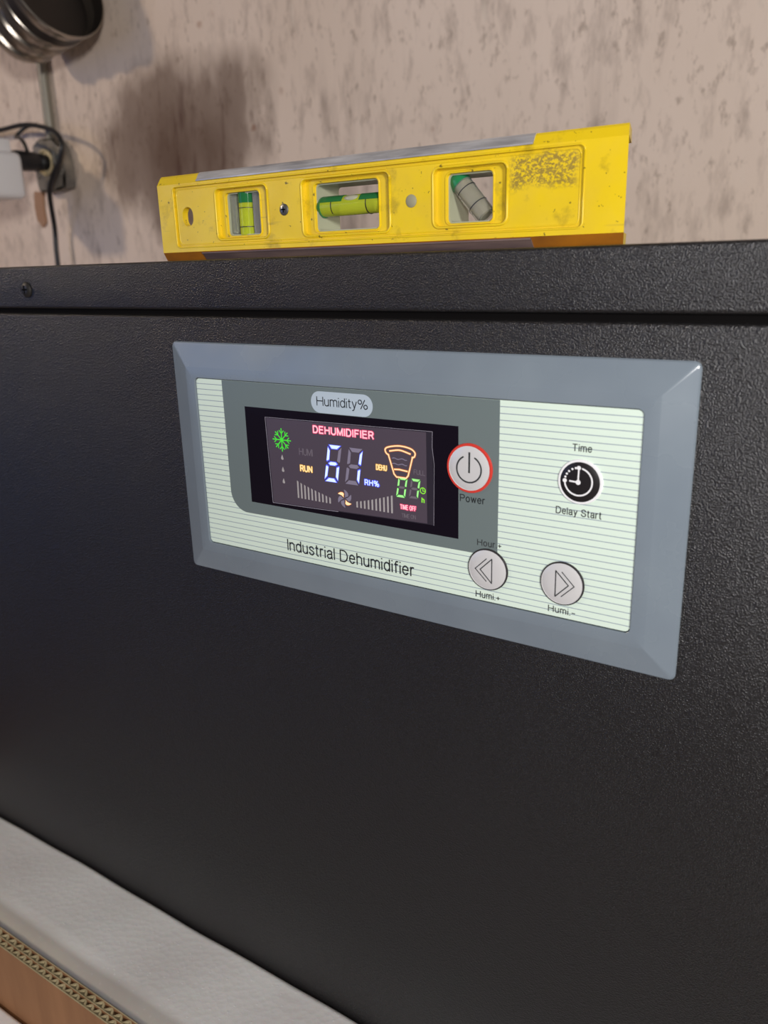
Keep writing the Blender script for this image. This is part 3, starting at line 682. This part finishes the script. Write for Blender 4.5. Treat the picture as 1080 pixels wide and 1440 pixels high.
# junction box
jb = empty('junction_box', (-.746, WY, .178), 'small grey weathered metal junction box on the wall, left of the yellow level', 'junction box')
P = [(-.793, .207), (-.768, .215), (-.720, .212), (-.705, .199), (-.697, .170), (-.702, .147), (-.745, .143), (-.789, .145), (-.795, .166)]
P = [(-.803+(x+.795)*.69, z+.003) for x, z in P]
bm = bmesh.new(); plate(bm, P, [], WY-.022, WY); bmesh.ops.bevel(bm, geom=[e for e in bm.edges if abs(e.verts[0].co.y-e.verts[1].co.y) < 1e-6 and len(e.link_faces) == 2 and abs(e.link_faces[0].normal.dot(e.link_faces[1].normal)) < .5], offset=.003, segments=2, affect='EDGES')
obj('box_housing', off(bm, jb), M['jbox'], jb, smooth=30)
bm = bmesh.new(); lathe(bm, (-.770, WY-.022, .185), (0, -1, 0), [(0, .0155), (.004, .0175), (.005, .0145), (.002, .013), (.002, .0001)], 32); obj('socket_insert', off(bm, jb), M['beige'], jb, smooth=35)
bm = bmesh.new(); box(bm, -.754, -.749, WY-.0255, WY-.022, .180, .200, .001); obj('cover_clip', off(bm, jb), M['screw'], jb)
bm = bmesh.new(); lathe(bm, (-.744, WY-.022, .190), (0, -1, 0), [(0, .003), (.0012, .0026), (.0014, .0001)], 16, cap1=True); obj('cover_screw', off(bm, jb), flat('blue_screw', srgb(70, 88, 100), .4), jb)
# mortar drip
bm = bmesh.new(); P = [(-.836, .152), (-.816, .150), (-.820, .128), (-.819, .108), (-.827, .101), (-.838, .112), (-.840, .130)]
plate(bm, P, [], WY-.004, WY); obj('mortar_drip', bm, M['rust'], label='small brown mortar drip on the wall just below the junction box', category='mortar')
# plug
pl = empty('power_plug', (-.770, WY-.024, .185), 'black power plug pushed into the junction box socket', 'plug')
bm = bmesh.new(); lathe(bm, (-.770, WY-.024, .185), (0, -1, -.02), [(0, .0105), (.010, .0115), (.012, .0095), (.016, .0095), (.018, .0125), (.046, .0135), (.052, .012), (.053, .0001)], 28, cap0=True); obj('plug_body', off(bm, pl), M['black'], pl, smooth=35)
wa = empty('white_adapter', (-.790, WY-.1, .172), 'glossy white plastic adapter block on the black plug, at the left edge', 'adapter')
bm = bmesh.new(); box(bm, -.815, -.744, WY-.150, WY-.0765, .132, .192, .009, 3); obj('adapter_body', off(bm, wa), M['white'], wa, smooth=40)
bm = bmesh.new(); box(bm, -.805, -.757, WY-.125, WY-.083, .188, .209, .004, 2); obj('adapter_top', off(bm, wa), M['white'], wa, smooth=40)
# cable
cb = [(-1.05, .50, .2405), (-.947, .50, .239), (-.873, .50, .238), (-.808, .492, .237), (-.765, .487, .231), (-.723, .482, .219), (-.703, .476, .202), (-.709, .474, .182), (-.729, .474, .161), (-.752, .482, .140), (-.776, .5, .098), (-.780, .5, .047), (-.785, .505, -.10), (-.79, .51, -.5), (-.79, .50, -.93)]
bm = bmesh.new(); tube(bm, smoothpath(cb, 8), .0033, 10); obj('power_cable', bm, M['black'], smooth=True, label='black power cable looping over the junction box and hanging down behind the machine', category='cable')
cb = [(-.757, WY-.060, .194), (-.762, WY-.060, .206), (-.785, WY-.05, .216), (-.815, WY-.035, .222), (-.800, WY-.028, .233), (-.775, WY-.027, .2345)]
bm = bmesh.new(); tube(bm, smoothpath(cb, 8), .0026, 8); obj('plug_cord', bm, M['black'], smooth=True, label='thin black cord curling up from the black plug', category='cord')
